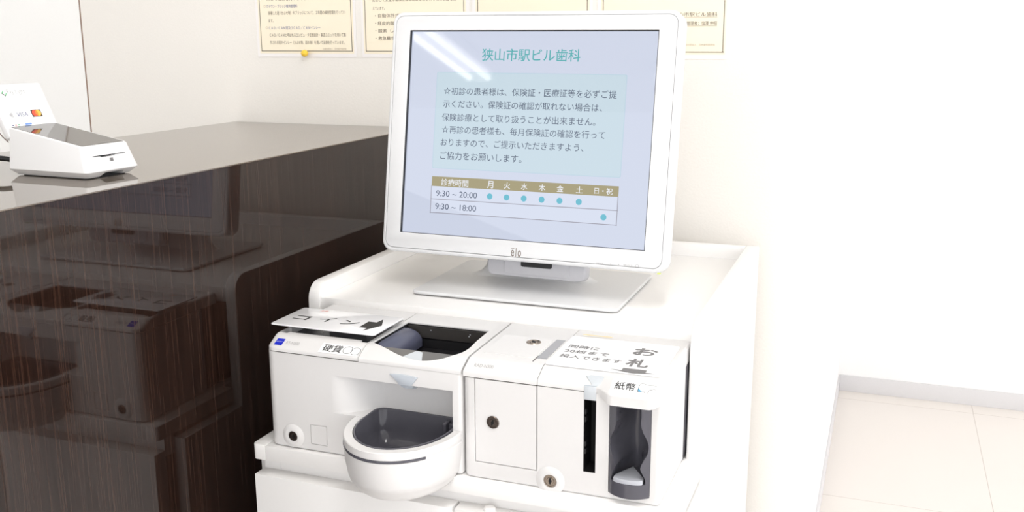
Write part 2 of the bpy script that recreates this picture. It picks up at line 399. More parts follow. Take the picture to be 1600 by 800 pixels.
# dark stripe let into the cup
rows = []
for i in range(40):
    an = math.pi*(.232+.848*i/39); c_, s_ = math.cos(an), math.sin(an)
    rows.append([(CCX+CA*k*c_, min(-CB*k*s_, .0), z) for k, z in ((.985, .9354), (1.006, .9352), (1.010, .934), (1.006, .9328), (.985, .9326))])
st = loft(rows, cap0=True, cap1=True); obj('stripe', st, 'dgrey', cup_o)
# dark bowl
rows = [[(x, y, z) for x, y in cup_plan(1, 1, CYB-.0007-max(0, min(.012, i-INS+.001)), i)] for i, z in ((INS-.001, .925), (INS-.001, .9454), (INS-.0004, .9458), (INS+.0008, .9456), (INS+.0014, .9445), (INS+.003, .92), (INS+.008, .905), (INS+.016, .9015), (INS+.03, .9008))]
bowl = loft(rows, cap1=True)
bo = obj('coin_bowl', bowl, 'dgrey', cup_o, smooth=50)
b = box(-.035, -.030, .018, .033, .905, .943, .0015); box(-.029, -.022, .024, .034, .905, .941, .001, dst=b); obj('coin_gate', b, 'dgrey', bo)
# frosted arrow lens above the cup
FY = (Vector((0, -.0008, 0)), Vector((1, 0, 0)), Vector((0, 0, 1)), Vector((0, -1, 0)))
fan = [(-.0935, 1.0052)]
for i in range(1, 8): fan.append((-.0935+.037*i/8, 1.0052+.0013*math.sin(math.pi*i/8)-.0008*i/8))
fan += [(-.0565, 1.0042), (-.0635, .996), (-.0655, .9931), (-.0815, .9933), (-.083, .996)]
ln = obj('arrow_lens', prism(fan, FY, -.004, .0012, .0004, 2), 'lens', t)
rows = []
for i in range(9):
    a = i/8; rows.append([(-.073+.0085*math.cos(k*math.pi/6), .002+.0255*a+.001, .9925-.004*math.sin(a*3)-.0015+.0032*math.sin(k*math.pi/6)) for k in range(12)])
obj('lens_stem', loft(rows, cap0=True, cap1=True), 'lens', ln)
sp = obj('service_plate', box(-.2063, -.1847, -.0002, .001, .8997, .9243, .0003, 1), 'white', t)
lock(t, (-.2322, 0, .9062), .0062, (0, -1, 0), (0, 0, 1), 'lockd', .0115)
# lids
XS = -.1362
ld = lid(X0+.0005, XS-.0004, n=40, rl=.014)
ld = cut(ld, box(-.2600, -.1380, .0345, .128, 1.0215, 1.06), box(-.2635, -.2535, .030, .05, 1.0215, 1.06), box(-.149, -.1380, .028, .05, 1.0215, 1.06))
obj('lid', ld, 'white', t, smooth=30)
b = BM(); box(-.2632, -.1383, .0285, .1275, 1.0212, 1.0218, dst=b); obj('coin_slot_tray', b, 'slotnavy', t)
b = BM()
for i in range(8): prism(circ(-.248+.0135*i, .052, .0058, 24), XY, 1.0218, 1.0222, dst=b); prism(circ(-.248+.0135*i, .052, .0046, 24), XY, 1.0222, 1.0224, dst=b)
obj('coin_shapes', b, 'black', t)
obj('seam', box(X0+.0150, XS-.001, .0012, .025, 1.0141, 1.0157), 'groove', t)
hl = lid(XS+.0004, X1-.0003, n=14, zb=1.0146)
hl = cut(hl, prism(hop, XY, .98, 1.06)); obj('hopper_cover', hl, 'white', t, smooth=30)
def lidz(y): return 1.0204+max(0, y-.0015)*.48 if y < .019 else min(1.0302, 1.0288+(y-.019)*.2)
def shrink(P, k, c=(-.072, .07)): return [(c[0]+(x-c[0])*k, c[1]+(y-c[1])*k) for x, y in P]
rows = [[(x, y, lidz(y)-.0004) for x, y in shrink(hop, .9985)], [(x, y, lidz(y)-.0010) for x, y in shrink(hop, .992)], [(x, y, 1.012) for x, y in shrink(hop, .985)], [(x, y, 1.0115) for x, y in shrink(hop, .955)], [(x, y, 1.0-.0) for x, y in shrink(hop, .93)]]
h_o = obj('hopper', loft(rows, cap1=True), 'black', t, smooth=25)
seg = [(-.1290, .0315)] + [(-.072+(x+.072)*.975, .07+(y-.07)*.975) for x, y in hop[-2:10:-1]] + [(-.0155, .031)]
def platez(y): return 1.0211+(y-.0075)*.225
b = BM(); lo = [b.verts.new((x, y, platez(y)-.002)) for x, y in seg]; hi = [b.verts.new((x, y, platez(y))) for x, y in seg]
b.faces.new(lo); b.faces.new(hi)
for i in range(len(seg)): b.faces.new((lo[i], lo[(i+1) % len(seg)], hi[(i+1) % len(seg)], hi[i]))
fp = obj('front_plate', b, 'gshelf', h_o, smooth=0)
b = BM(); P = [(-.0850, .0120), (-.0735, .0285), (-.0690, .0295), (-.0635, .0280), (-.0560, .0098), (-.0690, .0092)]
b.faces.new([b.verts.new((x, y, platez(y)+.0004)) for x, y in P]); obj('feed_arrow', b, 'lensw', fp, smooth=0)
rows = []
for i in range(11):
    a = math.radians(100*i/10); rows.append([(-.1290+.0225*math.sin(a), y, z) for y, z in ((.036, 1.0030), (.036, 1.0100+.0165*math.cos(a)), (.046, 1.0105+.0175*math.cos(a)), (.108, 1.0105+.0175*math.cos(a)), (.116, 1.0100+.0160*math.cos(a)), (.116, 1.0030))])
obj('coin_guide', loft(rows, cap0=True, cap1=True), 'navy', h_o, smooth=40)
b = BM(); box(-.128, -.018, .1200, .1222, 1.0135, 1.0285, dst=b); obj('back_plate', b, 'hopback', h_o)
for x, z in ((-.0955, 1.0245), (-.0420, 1.0215), (-.0405, 1.0240)): obj('sensor_dot', prism(circ(x, z, .0008, 10), XZ, -.1199, -.1195), 'lensw', h_o)
# printing on the lids
def art(name, parent, fn, mats, lift=.0004, fr=SLOPE):
    f = (fr[0]+fr[3]*lift, fr[1], fr[2], fr[3]); b = BM(); fn(b, f); return obj(name, b, mats, parent, smooth=0, recalc=False)
def emblem(b, f):
    rect(b, -.2573, -.2462, .0036, .0152, f); text(b, 'GLORY', -.2560, -.2476, .0096, f, .0002, 1)
art('maker_emblem', t, emblem, ['blue', 'whiteg'])
art('model_lettering', t, lambda b, f: text(b, 'RT-N300', -.2420, -.2235, .0093, f, h=.0052, slant=-.1, bold=-.008), ['inkl'])
def koka(b, f):
    rect(b, -.1925, -.1385, -.0002, .0168, f); text(b, '硬貨', -.1885, -.1625, .0085, f, .0002, 1, bold=.008)
    for cx in (-.1545, -.1435):
        P = circ(cx, .0085 if cx < -.15 else .0080, .0061, 28); outline(b, P, .00045, f, .0003, 1)
art('coin_label', t, koka, ['label', 'ink'])
def dashes(b, f):
    x = -.2500; k = 0
    while x < -.150:
        wd = (.0030, .0019, .0042, .0024, .0036)[k % 5]; rect(b, x, x+wd, .0224, .0236, f); x += wd+(.0012, .0018, .0009)[k % 3]; k += 1
art('fine_print', t, dashes, ['inkl'], .0006, fr_at((0, .0015, 1.0202), (1, 0, 0), (0, -.0060, .0185)))
# coin sign lying over the coin slot
SZ = 1.0400
g = thing('coin_sign', 'laminated white card with black katakana and arrow lying over the coin slot', 'sign', (-.205, .07, SZ))
obj('card', prism(rrect(-.2795, -.1302, .0312, .1120, .004), XY, SZ-.0016, SZ, .0004, 2), 'paper', g)
FS = (Vector((0, 0, SZ+.0002)), Vector((1, 0, 0)), Vector((0, 1, 0)), Vector((0, 0, 1)))
b = BM(); text(b, 'コ', -.2655, -.2440, .0672, FS, h=.0165, bold=.012); text(b, 'イ', -.2300, -.2085, .0705, FS, h=.0190, bold=.012); text(b, 'ン', -.1955, -.1725, .0680, FS, h=.0185, bold=.012)
face(b, [(-.1640, .0545), (-.1648, .0808), (-.1530, .0808), (-.1515, .0960), (-.1400, .0697), (-.1522, .0425), (-.1530, .0545)], FS)
obj('lettering', b, 'ink', g, smooth=0, recalc=False)
b = BM(); text(b, '注意', -.2500, -.2380, .1045, FS, h=.006); obj('red_mark', b, 'red', g, smooth=0, recalc=False)
obj('support_block', box(-.2300, -.1750, .0920, .1080, 1.0222, SZ-.0016), 'white', g)
# ------------------------------------------------------------------ banknote machine
t = thing('banknote_machine', 'white banknote machine with tall dark grey note pocket, right one of the two cash machines', 'cash machine', (.118, .05, .889))
X0, X1, XM = .0008, .2345, .0918
body = prism(rrect(X0, X1, 0, .13, (0, 0, .008, .006), 5), XY, 1.0125, .8895, .004, 3, caps_only=True)
PX0, PX1, PZ0, PZ1 = .1762, .2228, .8985, 1.0095
body = cut(body, box(.1466, .1607, -.01, .030, .9180, 1.0039), box(.0151, .0914, -.01, .003, .9099, 1.02), box(PX0-.0004, PX1+.0004, -.02, .060, PZ0+.002, 1.02), box(XM-.0003, XM+.0004, -.01, .002, .9099, 1.02))
obj('body', body, 'white', t, smooth=30)
obj('rear_case', box(X0+.002, X1+.0010, .1305, .42, .8925, 1.0125, .003), 'steel', t)
d = obj('door', box(.0158, .0907, .0003, .0028, .9107, 1.0121, .0004, 1), 'white', t)
lock(d, (.0378, .0003, .9617), .0072, (0, -1, 0), (.3, 0, 1), 'lockd', None)
lock(t, (.1081, 0, .9007), .0074, (0, -1, 0), (0, 0, 1), 'chrome', .0128)
b = cut(box(.1467, .1606, .0006, .0295, .9181, 1.0038), box(.1473, .1600, -.01, .0285, .9187, 1.0032))
b2 = obj('note_slot', b, 'blackm', t)
for z in (.9855, .9765, .9475, .9385): obj('slot_guide', box(.1462, .1490, .0015, .008, z, z+.0062, .0006, 1), 'black', b2)
def bump(x):
    if x < .158: return 0
    if x < .182: u = (x-.158)/.024; return u*u*(3-2*u)
    if x < .222: return 1
    u = min(1, (x-.222)/.012); return 1-.55*u*u
obj('left_lid', lid(X0+.0004, XM-.0004, n=16, zb=1.0135), 'white', t, smooth=30)
obj('right_lid', lid(XM+.0004, X1, bump, n=60, rr=.004, zb=1.0135), 'white', t, smooth=30)
obj('lid_gasket', box(X1-.010, X1+.0002, .0058, .164, 1.0105, 1.0160), 'white', t)
obj('seam', box(X0+.002, .160, .0012, .02, 1.0123, 1.0137), 'groove', t)
# note pocket
xc, hw = (PX0+PX1)/2, (PX1-PX0)/2
def arc(x): return -.0105*(1-((x-xc)/hw)**2)-.0004
ZF, ZT = .9150, 1.0035
def half(z):
    s = (ZT-z)/(ZT-ZF); K = [(0, .60), (.1, .61), (.2, .60), (.3, .69), (.4, .85), (.5, .94), (.6, .89), (.7, .70), (.78, .61), (.86, .72), (.93, .82), (1, .84)]
    for n in range(len(K)-1):
        if K[n][0] <= s <= K[n+1][0]:
            p0, p1, p2, p3 = (K[max(n-1, 0)][1], K[n][1], K[n+1][1], K[min(n+2, len(K)-1)][1]); t_ = (s-K[n][0])/(K[n+1][0]-K[n][0])
            return hw*.5*(2*p1+(p2-p0)*t_+(2*p0-5*p1+4*p2-p3)*t_*t_+(3*p1-p0-3*p2+p3)*t_**3)
    return hw*K[-1][1]
rows = []; NT = 20
zs = [(PZ0, 0), (PZ0+.001, 0), (ZF-.0001, 0)] + [(ZF+(ZT-ZF)*i/72, 1) for i in range(73)] + [(ZT+.0006, 0), (PZ1, 0)]
for z, dp in zs:
    h = half(min(max(z, ZF), ZT)); r = [(PX0, .0005, z)]
    for i in range(7): x = PX0+(xc-h-PX0)*i/6; r.append((x, arc(x), z))
    lip = .0016
    for i in range(NT+1):
        q = -1+2*i/NT; x = xc+h*q*.985; e = (1-abs(q)**2.2); dep = (.040 if dp else 0)*e**.5
        r.append((x, arc(x)*(1-e if dp else 1)*1+dep+(0 if dp else 0), z))
    for i in range(7): x = xc+h+(PX1-xc-h)*i/6; r.append((x, arc(x), z))
    r.append((PX1, .0005, z)); rows.append(r)
pk = loft(rows, closed_u=False)
# underside and top of the bulging front
n0 = [v.co.copy() for v in pk.verts[:]] if False else None
pk.verts.ensure_lookup_table(); L = len(rows[0])
pk.faces.new([pk.verts[i] for i in range(L)]); pk.faces.new([pk.verts[len(rows)*L-L+i] for i in range(L)])
p_o = obj('note_pocket', pk, 'dgrey', t, smooth=50)
wd = [(xc-.0020, .0290), (xc-.0165, .0010)] + [(xc+.0172*math.sin(a), -.0035-.0062*math.cos(a)) for a in [math.radians(-72+144*i/12) for i in range(13)]] + [(xc+.0165, .0010)]
obj('note_rest', prism(wd, XY, ZF+.0001, ZF+.0052, .0006, 2, caps_only=True), 'ltgrey', p_o)
# frosted arrow lens running over the lid edge
fan = [(.1462, 1.0238), (.1490, 1.0252), (.1537, 1.0262), (.1600, 1.0262), (.1655, 1.0252), (.1722, 1.0235), (.1612, 1.0160), (.1606, 1.0045), (.1465, 1.0045), (.1560, 1.0160)]
fan = [(.1452, 0.0130), (.1500, .0150), (.1590, .0155), (.1668, .0145), (.1735, .0120), (.1625, .0008), (.1608, -.0010), (.1466, -.0010), (.1548, .0008)]
fl = (SLOPE[0]+SLOPE[3]*.0, SLOPE[1], SLOPE[2], SLOPE[3])
ln = obj('arrow_lens', prism([(x, y) for x, y in fan], fl, -.003, .0012, .0004, 2), 'lensw', t)
obj('lens_stem', box(.1468, .1606, -.0012, .004, 1.0041, 1.0200, .0008, 2), 'lensw', ln)
lz = lambda y: 1.0302+(y-.027)*.014
lock(t, (.0545, .0945, lz(.0945)), .0088, (0, -.014, 1), (-.4, .5, 0), 'chrome', None)
obj('lid_plate', prism(rrect(.0100, .0740, .0400, .1120, .004), TOPF, -.0004, .0007, .0003, 1), 'white', t)
b = BM(); box(.0772, .0886, .0420, .1160, lz(.0420)-.001, lz(.1160)+.0002, dst=b); gw = obj('clear_window', b, 'midgrey', t)
b = BM(); box(.0757, .0765, .0300, .0500, 1.0303, 1.0310, dst=b); obj('window_edge', b, 'groove', gw)
art('model_lettering', t, lambda b, f: text(b, 'RAD-N300', .0115, .0350, .0098, f, h=.0052, slant=-.1, bold=-.008), ['inkl'])
BS = fr_at((0, .0015-.0120, 1.0204), (1, 0, 0), (0, -.0098, .0175))
def shihei(b, f):
    face(b, rrect(.1778, .2292, .0002, .0188, .002), f)
    text(b, '紙幣', .1822, .2050, .0098, f, .0003, 1, bold=.008)
    H = [(.2085, .0140), (.2110, .0165), (.2145, .0160), (.2165, .0150), (.2200, .0148), (.2240, .0152), (.2270, .0148)]
    for p, q in zip(H, H[1:]): line(b, p, q, .0004, f, .0003, 2)
    H = [(.2085, .0140), (.2082, .0048), (.2105, .0040), (.2150, .0052), (.2165, .0030), (.2195, .0040), (.2205, .0080), (.2250, .0100), (.2270, .0098)]
    for p, q in zip(H, H[1:]): line(b, p, q, .0005, f, .0003, 1 if p[0] < .2100 else 2)
    face(b, [(.2086, .0050), (.2086, .0088), (.2112, .0064), (.2128, .0054), (.2105, .0045)], f, .0004, 3)
art('note_label', t, shihei, ['label', 'ink', 'inkg', 'cyan'], .0006, BS)
b = BM(); rect(b, .1040, .1410, .1385, .1405, TOPF, .0022); obj('yellow_sticker', b, 'yellow', t, smooth=0, recalc=False)
# laminated sign on the lid
g = thing('banknote_sign', 'laminated white card with grey Japanese instructions and down arrow on the banknote machine lid', 'sign', (.16, .08, 1.031))
obj('card', prism(rrect(.0920, .2262, .0240, .1350, .004), TOPF, .0002, .0010, .0003, 1), 'paper', g)
FB = (TOPF[0]+TOPF[3]*.0013, *TOPF[1:])
b = BM()
for s_, a, c_, y, h in (('同時に', .1000, .1375, .0938, .0115), ('20枚まで', .0995, .1540, .0768, .0115), ('投入できます', .0998, .1738, .0583, .0120)): text(b, s_, a, c_, y, FB, 0, 0, h=h, bold=.004)
text(b, 'お', .1775, .2060, .1015, FB, 0, 1, bold=.022, h=.026); text(b, '札', .1790, .2058, .0605, FB, 0, 1, bold=.022, h=.027)
face(b, [(.1805, .0400), (.2075, .0400), (.2075, .0318), (.2200, .0318), (.1938, .0255), (.1668, .0318), (.1805, .0318)], FB, 0, 2)
obj('lettering', b, ['inkg', 'inkg', 'inkg'], g, smooth=0, recalc=False)
# ------------------------------------------------------------------ monitor
MC = Vector((-.0244, .27213, 1.26341)); yaw, tl, ro = -.00922, .16367, -.00319
u = Vector((math.cos(yaw), math.sin(yaw), 0)); nn = Vector((-math.sin(yaw), math.cos(yaw), 0)); v = Vector((0, 0, 1))*math.cos(tl)+nn*math.sin(tl)
u, v = u*math.cos(ro)+v*math.sin(ro), v*math.cos(ro)-u*math.sin(ro)
FM = (MC, u, v, u.cross(v))
t = thing('touch_monitor', 'white desktop touch monitor on a flat stand showing Japanese clinic notice', 'monitor', (-.0244, .33, 1.04))
SW, SH = .3575/2, .2858/2
shell = prism(rrect(-.2072, .2082, -.1710, .1685, .016, 8), FM, -.034, -.0008, .0040, 4)
shell = cut(shell, prism(rrect(-.2016, .2026, -.1655, .1632, .012, 8), FM, -.006, .01), prism(rrect(-SW-.002, SW+.002, -SH-.002, SH+.002, 0), FM, -.012, .01))
obj('housing', shell, 'mon', t, smooth=30)
bz = prism(rrect(-.2010, .2020, -.1649, .1626, .0115, 8), FM, -.0058, -.0004, .0006, 2, caps_only=True)
bz = cut(bz, prism(rrect(-SW, SW, -SH, SH, 0), FM, -.02, .02)); obj('bezel', bz, 'mon', t, smooth=30)
le = prism(rrect(-SW-.0015, SW+.0015, -SH-.0015, SH+.0015, 0), FM, -.0115, -.0012); le = cut(le, prism(rrect(-SW+.0010, SW-.0010, -SH+.0006, SH-.0012, 0), FM, -.0060, .02))
obj('display_edge', le, 'lcdedge', t, smooth=0)
b = BM(); c = -.0056; e = .0001
rect(b, -SW+.0011, SW-.0011, -SH+.0007, SH-.0013, FM, c, 0)
PN = rrect(-.1353, .1386, -.0490, .0852, .0022, 4); face(b, PN, FM, c+e, 1); outline(b, PN, .0007, FM, c+2*e, 2)
text(b, '狭山市駅ビル歯科', -.0690, .0732, .1100, FM, c+2*e, 3, bold=.006)
for s_, x0, x1, y in (('☆初診の患者様は、保険証・医療証等を必ずご提', -.1239, .1264, .0594), ('示ください。保険証の確認が取れない場合は、', -.1240, .1075, .0415), ('保険診療として取り扱うことが出来ません。', -.1247, .0998, .0228), ('☆再診の患者様も、毎月保険証の確認を行って', -.1239, .1142, .0057), ('おりますので、ご提示いただきますよう、', -.1246, .0855, -.0122), ('ご協力をお願いします。', -.1245, -.0018, -.0308)):
    text(b, s_, x0, x1, y, FM, c+2*e, 4)
rect(b, -.1350, .1373, -.1120, -.0746, FM, c+e, 7); rect(b, -.1350, .1375, -.0746, -.0607, FM, c+2*e, 5)
for y in (-.0927, -.1120): line(b, (-.1353, y), (.1375, y), .0010, FM, c+3*e, 8)
for x in (-.1350, .1372): line(b, (x, -.1124), (x, -.0746), .0010, FM, c+3*e, 8)
text(b, '診療時間', -.1203, -.0787, -.0684, FM, c+4*e, 6, bold=.007)
for s_, x in (('月', -.0457), ('火', -.0205), ('水', .0047), ('木', .0306), ('金', .0562), ('土', .0835)): text(b, s_, x-.0047, x+.0047, -.0681, FM, c+4*e, 6, bold=.010)
text(b, '日・祝', .1043, .1294, -.0681, FM, c+4*e, 6, bold=.010)
text(b, '9:30 ~ 20:00', -.1273, -.0646, -.0843, FM, c+3*e, 4, h=.0083); text(b, '9:30 ~ 18:00', -.1275, -.0648, -.1027, FM, c+3*e, 4, h=.0083)
for x in (-.0455, -.0204, .0049, .0308, .0564, .0836): face(b, circ(x, -.0844, .0042, 24), FM, c+3*e, 9)
face(b, circ(.1191, -.1027, .0042, 24), FM, c+3*e, 9)
obj('screen', b, ['sbg', 'spanel', 'spline', 'steal', 'stext', 'sgold', 'swhite', 'srow', 'sline', 'sdot'], t, smooth=0, recalc=False)
b = BM(); text(b, 'e', -.0073, -.0025, -.1599, FM, -.0002, 0, h=.0090, bold=.018); rect(b, -.0005, .0006, -.1644, -.1526, FM, -.0002, 0)
text(b, 'o', .0026, .0076, -.1599, FM, -.0002, 0, h=.0090, bold=.018); rect(b, -.0071, -.0026, -.1539, -.1530, FM, -.0002, 0)
obj('logo', b, 'logo', t, smooth=0, recalc=False)
b = BM(); text(b, 'MENU', .1152, .1238, -.1638, FM, -.0002, 0, h=.0022); text(b, 'SELECT', .1520, .1640, -.1634, FM, -.0002, 0, h=.0022)
face(b, [(.1338, -.1634), (.1350, -.1626), (.1350, -.1642)], FM, -.0002, 1); face(b, [(.1462, -.1634), (.1450, -.1626), (.1450, -.1642)], FM, -.0002, 1)
outline(b, circ(.1703, -.1635, .0022, 18), .0004, FM, -.0002, 0)
obj('button_marks', b, ['inkl', 'inkg'], t, smooth=0, recalc=False)
obj('power_light', prism(rrect(.1955, .2000, -.1724, -.1706, .0006, 2), FM, -.012, -.009), 'led', t)
bk = prism(rrect(-.175, .175, -.140, .140, .03, 6), FM, -.062, -.0335, .012, 3); obj('rear_cover', bk, 'mon', t, smooth=30)
# stand
obj('stand_base', prism(rrect(-.1735, .1255, .2200, .4320, .010, 6), XY, 1.0424, 1.0468, .0014, 3), 'mon', t, smooth=40)
for x in (-.155, .107):
    for y in (.240, .412): obj('stand_foot', prism(circ(x, y, .007, 16), XY, 1.0401, 1.0425), 'black', t)
rows = []
for z, y, hwid, th in ((1.0466, .352, .098, .034), (1.0480, .354, .092, .030), (1.0520, .357, .084, .024), (1.0600, .359, .077, .019), (1.0750, .360, .074, .016), (1.12, .364, .073, .014), (1.25, .375, .080, .014), (1.29, .380, .07, .014)):
    rows.append([(-.036+x, y+yy, z) for x, yy in rrect(-hwid, hwid, -th/2, th/2, th*.45, 4)])
obj('neck', loft(rows, cap0=True, cap1=True), 'mon', t, smooth=50)
hb = prism(rrect(-.0560, .0900, -.1950, -.1600, .010, 5), (MC+u*(-.0), u, v, u.cross(v)), -.060, -.036, .003, 3); hg = obj('hinge_bracket', hb, 'bracket', t, smooth=40)
obj('hinge_plate', prism(rrect(-.0290, .0670, -.1910, -.150, .004, 4), FM, -.0361, -.0345, .0005, 1), 'bracket', hg)
obj('hinge_slot', prism(rrect(-.0040, .0420, -.1800, -.1690, .003, 4), FM, -.0347, -.0335), 'black', hg)
obj('hinge_arm', prism([(-.070, -.05), (-.110, -.02), (-.110, .03), (-.050, .03), (-.050, -.05)], (MC+u*.0, -u.cross(v)*-1.0, v, u), -.05, .05), 'mon', t)
# ------------------------------------------------------------------ payment terminal on the counter
phi = -.0432; fw = Vector((math.cos(phi), math.sin(phi), 0)); sd = Vector((-math.sin(phi), math.cos(phi), 0)); TO = Vector((-.4325, -.0503, CT))
TF = (TO, sd, Vector((0, 0, 1)), fw)       # u across (away from the camera is +), v up, n to the front
t = thing('payment_terminal', 'white card payment terminal with dark glass top on the dark counter', 'payment terminal', tuple(TO - fw*.06))
def P3(a, f, z): return TO + sd*a + fw*f + Vector((0, 0, z))
W2, LB = .0424, -.1268
def ring(w, f0, f1, z0, z1, r):
    return [P3(a, f, z0+(z1-z0)*(f0-f)/(f0-f1)) for f, a in [(x, y) for x, y in rrect(f1, f0, -w, w, (r, r*.6, r*.6, r), 4)]]
rows = [ring(W2-.0075, -.008, LB+.006, .0012, .0012, .004), ring(W2-.0005, -.0004, LB, .0078, .0078, .006), ring(W2, 0, LB, .0086, .0086, .006), ring(W2-.0030, -.0050, LB, .0234, .030, .006), ring(W2-.0058, -.0095, LB, .0372, .0570, .006), ring(W2-.0068, -.0110, LB, .0385, .0580, .006)]
bd = loft(rows, cap0=True, cap1=True)
ntc = prism([(-.0185, -.002), (.0215, -.002), (.0180, .0062), (-.0120, .0062)], TF, -.03, .02)
slot = prism(rrect(-.026, .026, .0255, .0267, .0004, 2), TF, -.03, .02); slot2 = prism(rrect(-.014, .009, .0243, .0256, .0004, 2), TF, -.03, .02)
bd = cut(bd, ntc, slot, slot2); obj('body', bd, 'term', t, smooth=30)
obj('card_slot', prism(rrect(-.0255, .0255, .0240, .0270, .0004, 2), TF, -.029, -.012), 'black', t)
obj('rubber_feet', box(0, 1, 0, 1, 0, 1) if False else loft([[P3(a, f, z) for f, a in rrect(LB+.010, -.012, -W2+.011, W2-.011, .004, 3)] for z in (.0001, .0013)], cap0=True, cap1=True), 'black', t)
def top(a, f, lift=0):   # on the sloping top
    z = .0385+(.0580-.0385)*(-.0110-f)/(-.0110-LB); return P3(a, f, z+lift)
b = BM(); G = rrect(LB+.0005, -.0135, -W2+.0092, W2-.0092, .002, 3)
loft([[top(a, f, -.001) for f, a in G], [top(a, f, .0003) for f, a in G]], cap0=True, cap1=True, dst=b); gl = obj('glass_panel', b, 'glass', t)
FT = fr_at(top(0, -.0700), sd, (top(1, 0)-top(0, 0)).cross(top(0, -1)-top(0, 0)) * -1)
if FT[3].z < 0: FT = fr_at(top(0, -.07), sd, -((top(1, 0)-top(0, 0)).cross(top(0, -1)-top(0, 0)) * -1))
b = BM(); text(b, 'Panasonic', -.0015, .0160, -.0515 if FT[2].dot(fw) < 0 else -.0515, FT, .0007, 0, h=.0024); obj('maker_lettering', b, 'inkl', gl, smooth=0, recalc=False)
FF = fr_at(P3(0, -.0034, .0190), sd, fw*1.0+Vector((0, 0, .32)))
b = BM(); rect(b, -.0015, .0035, -.0005, .0034, FF, .0006); obj('chip_mark', b, 'inkg', t, smooth=0, recalc=False)
# upright customer display
D0 = P3(0, LB-.0005, .0560); D1 = P3(0, LB-.0260, .1082); dv = (D1-D0); DH = dv.length; FD = (D0, sd, dv.normalized(), sd.cross(dv.normalized()))
dp = obj('display_panel', prism(rrect(-.0385, .0392, -.012, DH, .003, 4), FD, -.0085, 0, .0010, 2), 'term', t)
b = BM(); rect(b, -.0362, .0378, -.004, DH-.0025, FD, .0003, 0)
k = DH/.0578
text(b, 'Pay Light', -.0148, .0117, .0465*k, FD, .0005, 1, h=.0075)
line(b, (-.0228, .0462*k), (-.0191, .0425*k), .0016, FD, .0005, 7); line(b, (-.0226, .0458*k), (-.0193, .0492*k), .0013, FD, .0005, 6); line(b, (-.0189, .0428*k), (-.0165, .0455*k), .0013, FD, .0005, 6)
text(b, 'VISA', -.0150, .0012, .0170*k, FD, .0005, 2, h=.0056, slant=.12)
rect(b, .0068, .0218, .0123*k, .0216*k, FD, .0005, 3); face(b, circ(.0119, .0170*k, .0042, 24), FD, .0007, 4); face(b, circ(.0167, .0170*k, .0042, 24), FD, .0008, 5)
face(b, [(.0143+.0018*math.sin(a)*1.0, .0170*k+.0034*math.cos(a)) for a in [2*math.pi*i/16 for i in range(16)]], FD, .0009, 8)
for r in (.0016, .0028, .0040, .0052):
    q = [(-.0265+r*math.cos(a), .0170*k+r*math.sin(a)) for a in [math.radians(-38+76*i/6) for i in range(7)]]
    for p_, q_ in zip(q, q[1:]): line(b, p_, q_, .0006, FD, .0005, 9)
for x, m_ in ((-.0255, 2), (-.0212, 4), (-.0170, 6)): face(b, rrect(x-.003, x-.0002, .0030, .0046, .0006, 2), FD, .0005, m_)
rect(b, -.0090, .0005, .0028, .0052, FD, .0005, 10)
rect(b, .0145, .0160, .0046, .0050, FD, .0005, 9)
obj('display', b, ['dispw', 'inkl', 'vnavy', 'mcbk', 'mcred', 'mcyel', 'green', 'inkg', 'mcmid', 'inkl', 'dblue'], dp, smooth=0, recalc=False)
obj('power_cable', tube([P3(-.030, LB+.004, .0175), P3(-.030, LB-.008, .0178), P3(-.036, LB-.030, .0190), P3(-.05, LB-.07, .014), P3(-.06, LB-.13, .0034), P3(-.05, LB-.18, .0033)], .0032), 'cable', t)
obj('display_cord', tube([P3(-.0375, LB-.0005, .0400), P3(-.0400, LB-.010, .0500), P3(-.040, LB-.022, .0650), P3(-.032, LB-.032, .0780)], .0007, 8), 'thin', t)
# ------------------------------------------------------------------ posters
FW = (Vector((0, YW, 0)), Vector((1, 0, 0)), Vector((0, 0, 1)), Vector((0, -1, 0)))
def poster(x0, x1, bx0, bx1, label, fn):
    g = thing('poster', label, 'poster', ((x0+x1)/2, YW-.001, 1.36), 'clinic notices pinned in a row on the cream wall')
    obj('sheet', prism(rrect(x0, x1, 1.3585, 1.3585+.306, .0008, 2), FW, .0004, .0012), 'margin', g)
    b = BM(); z0, z1 = 1.3695, 1.654
    rect(b, bx0-.004, bx1+.004, z0-.0045, z1+.004, FW, .0014, 0)
    p = .0024
    for z in (z0, z1):
        x = bx0
        while x < bx1: rect(b, x, x+p*.72, z-.0008, z+.0008, FW, .0016, 1); x += p
    for x in (bx0, bx1):
        z = z0
        while z < z1: rect(b, x-.0008, x+.0008, z, z+p*.72, FW, .0016, 1); z += p
    fn(b, lambda s_, a, c_, z, m=2, h=None: text(b, s_, a, c_, z, FW, .0016, m, h))
    obj('print', b, ['cream', 'pborder', 'pbrown', 'pblue', 'plight'], g, smooth=0, recalc=False); return g
def p1(b, T):
    T('対して治療を行います。', -.686, -.600, 1.4665); T('○', -.6930, -.6885, 1.4528, 4)
    T('クラウン・ブリッジ維持管理料', -.6870, -.6185, 1.4528, 3, .0064)
    T('装着した冠（かぶせ物）やブリッジについて、２年間の維持管理を行ってい', -.6835, -.5163, 1.4401, 2, .0072); T('ます。', -.6835, -.6725, 1.4260, 2, .0062)
    T('○', -.6905, -.6860, 1.4128, 4); T('ＣＡＤ／ＣＡＭ冠及びＣＡＤ／ＣＡＭインレー', -.6835, -.5705, 1.4125, 3, .0062)
    T('ＣＡＤ／ＣＡＭと呼ばれるコンピュータ支援設計・製造ユニットを用いて製', -.6825, -.5165, 1.3993, 2, .0068)
    T('作される冠やインレー（かぶせ物、詰め物）を用いて治療を行っています。', -.6830, -.5200, 1.3852, 2, .0068)
    T('公益社団法人　日本歯科医師会', -.5673, -.5165, 1.3737, 4, .0036)
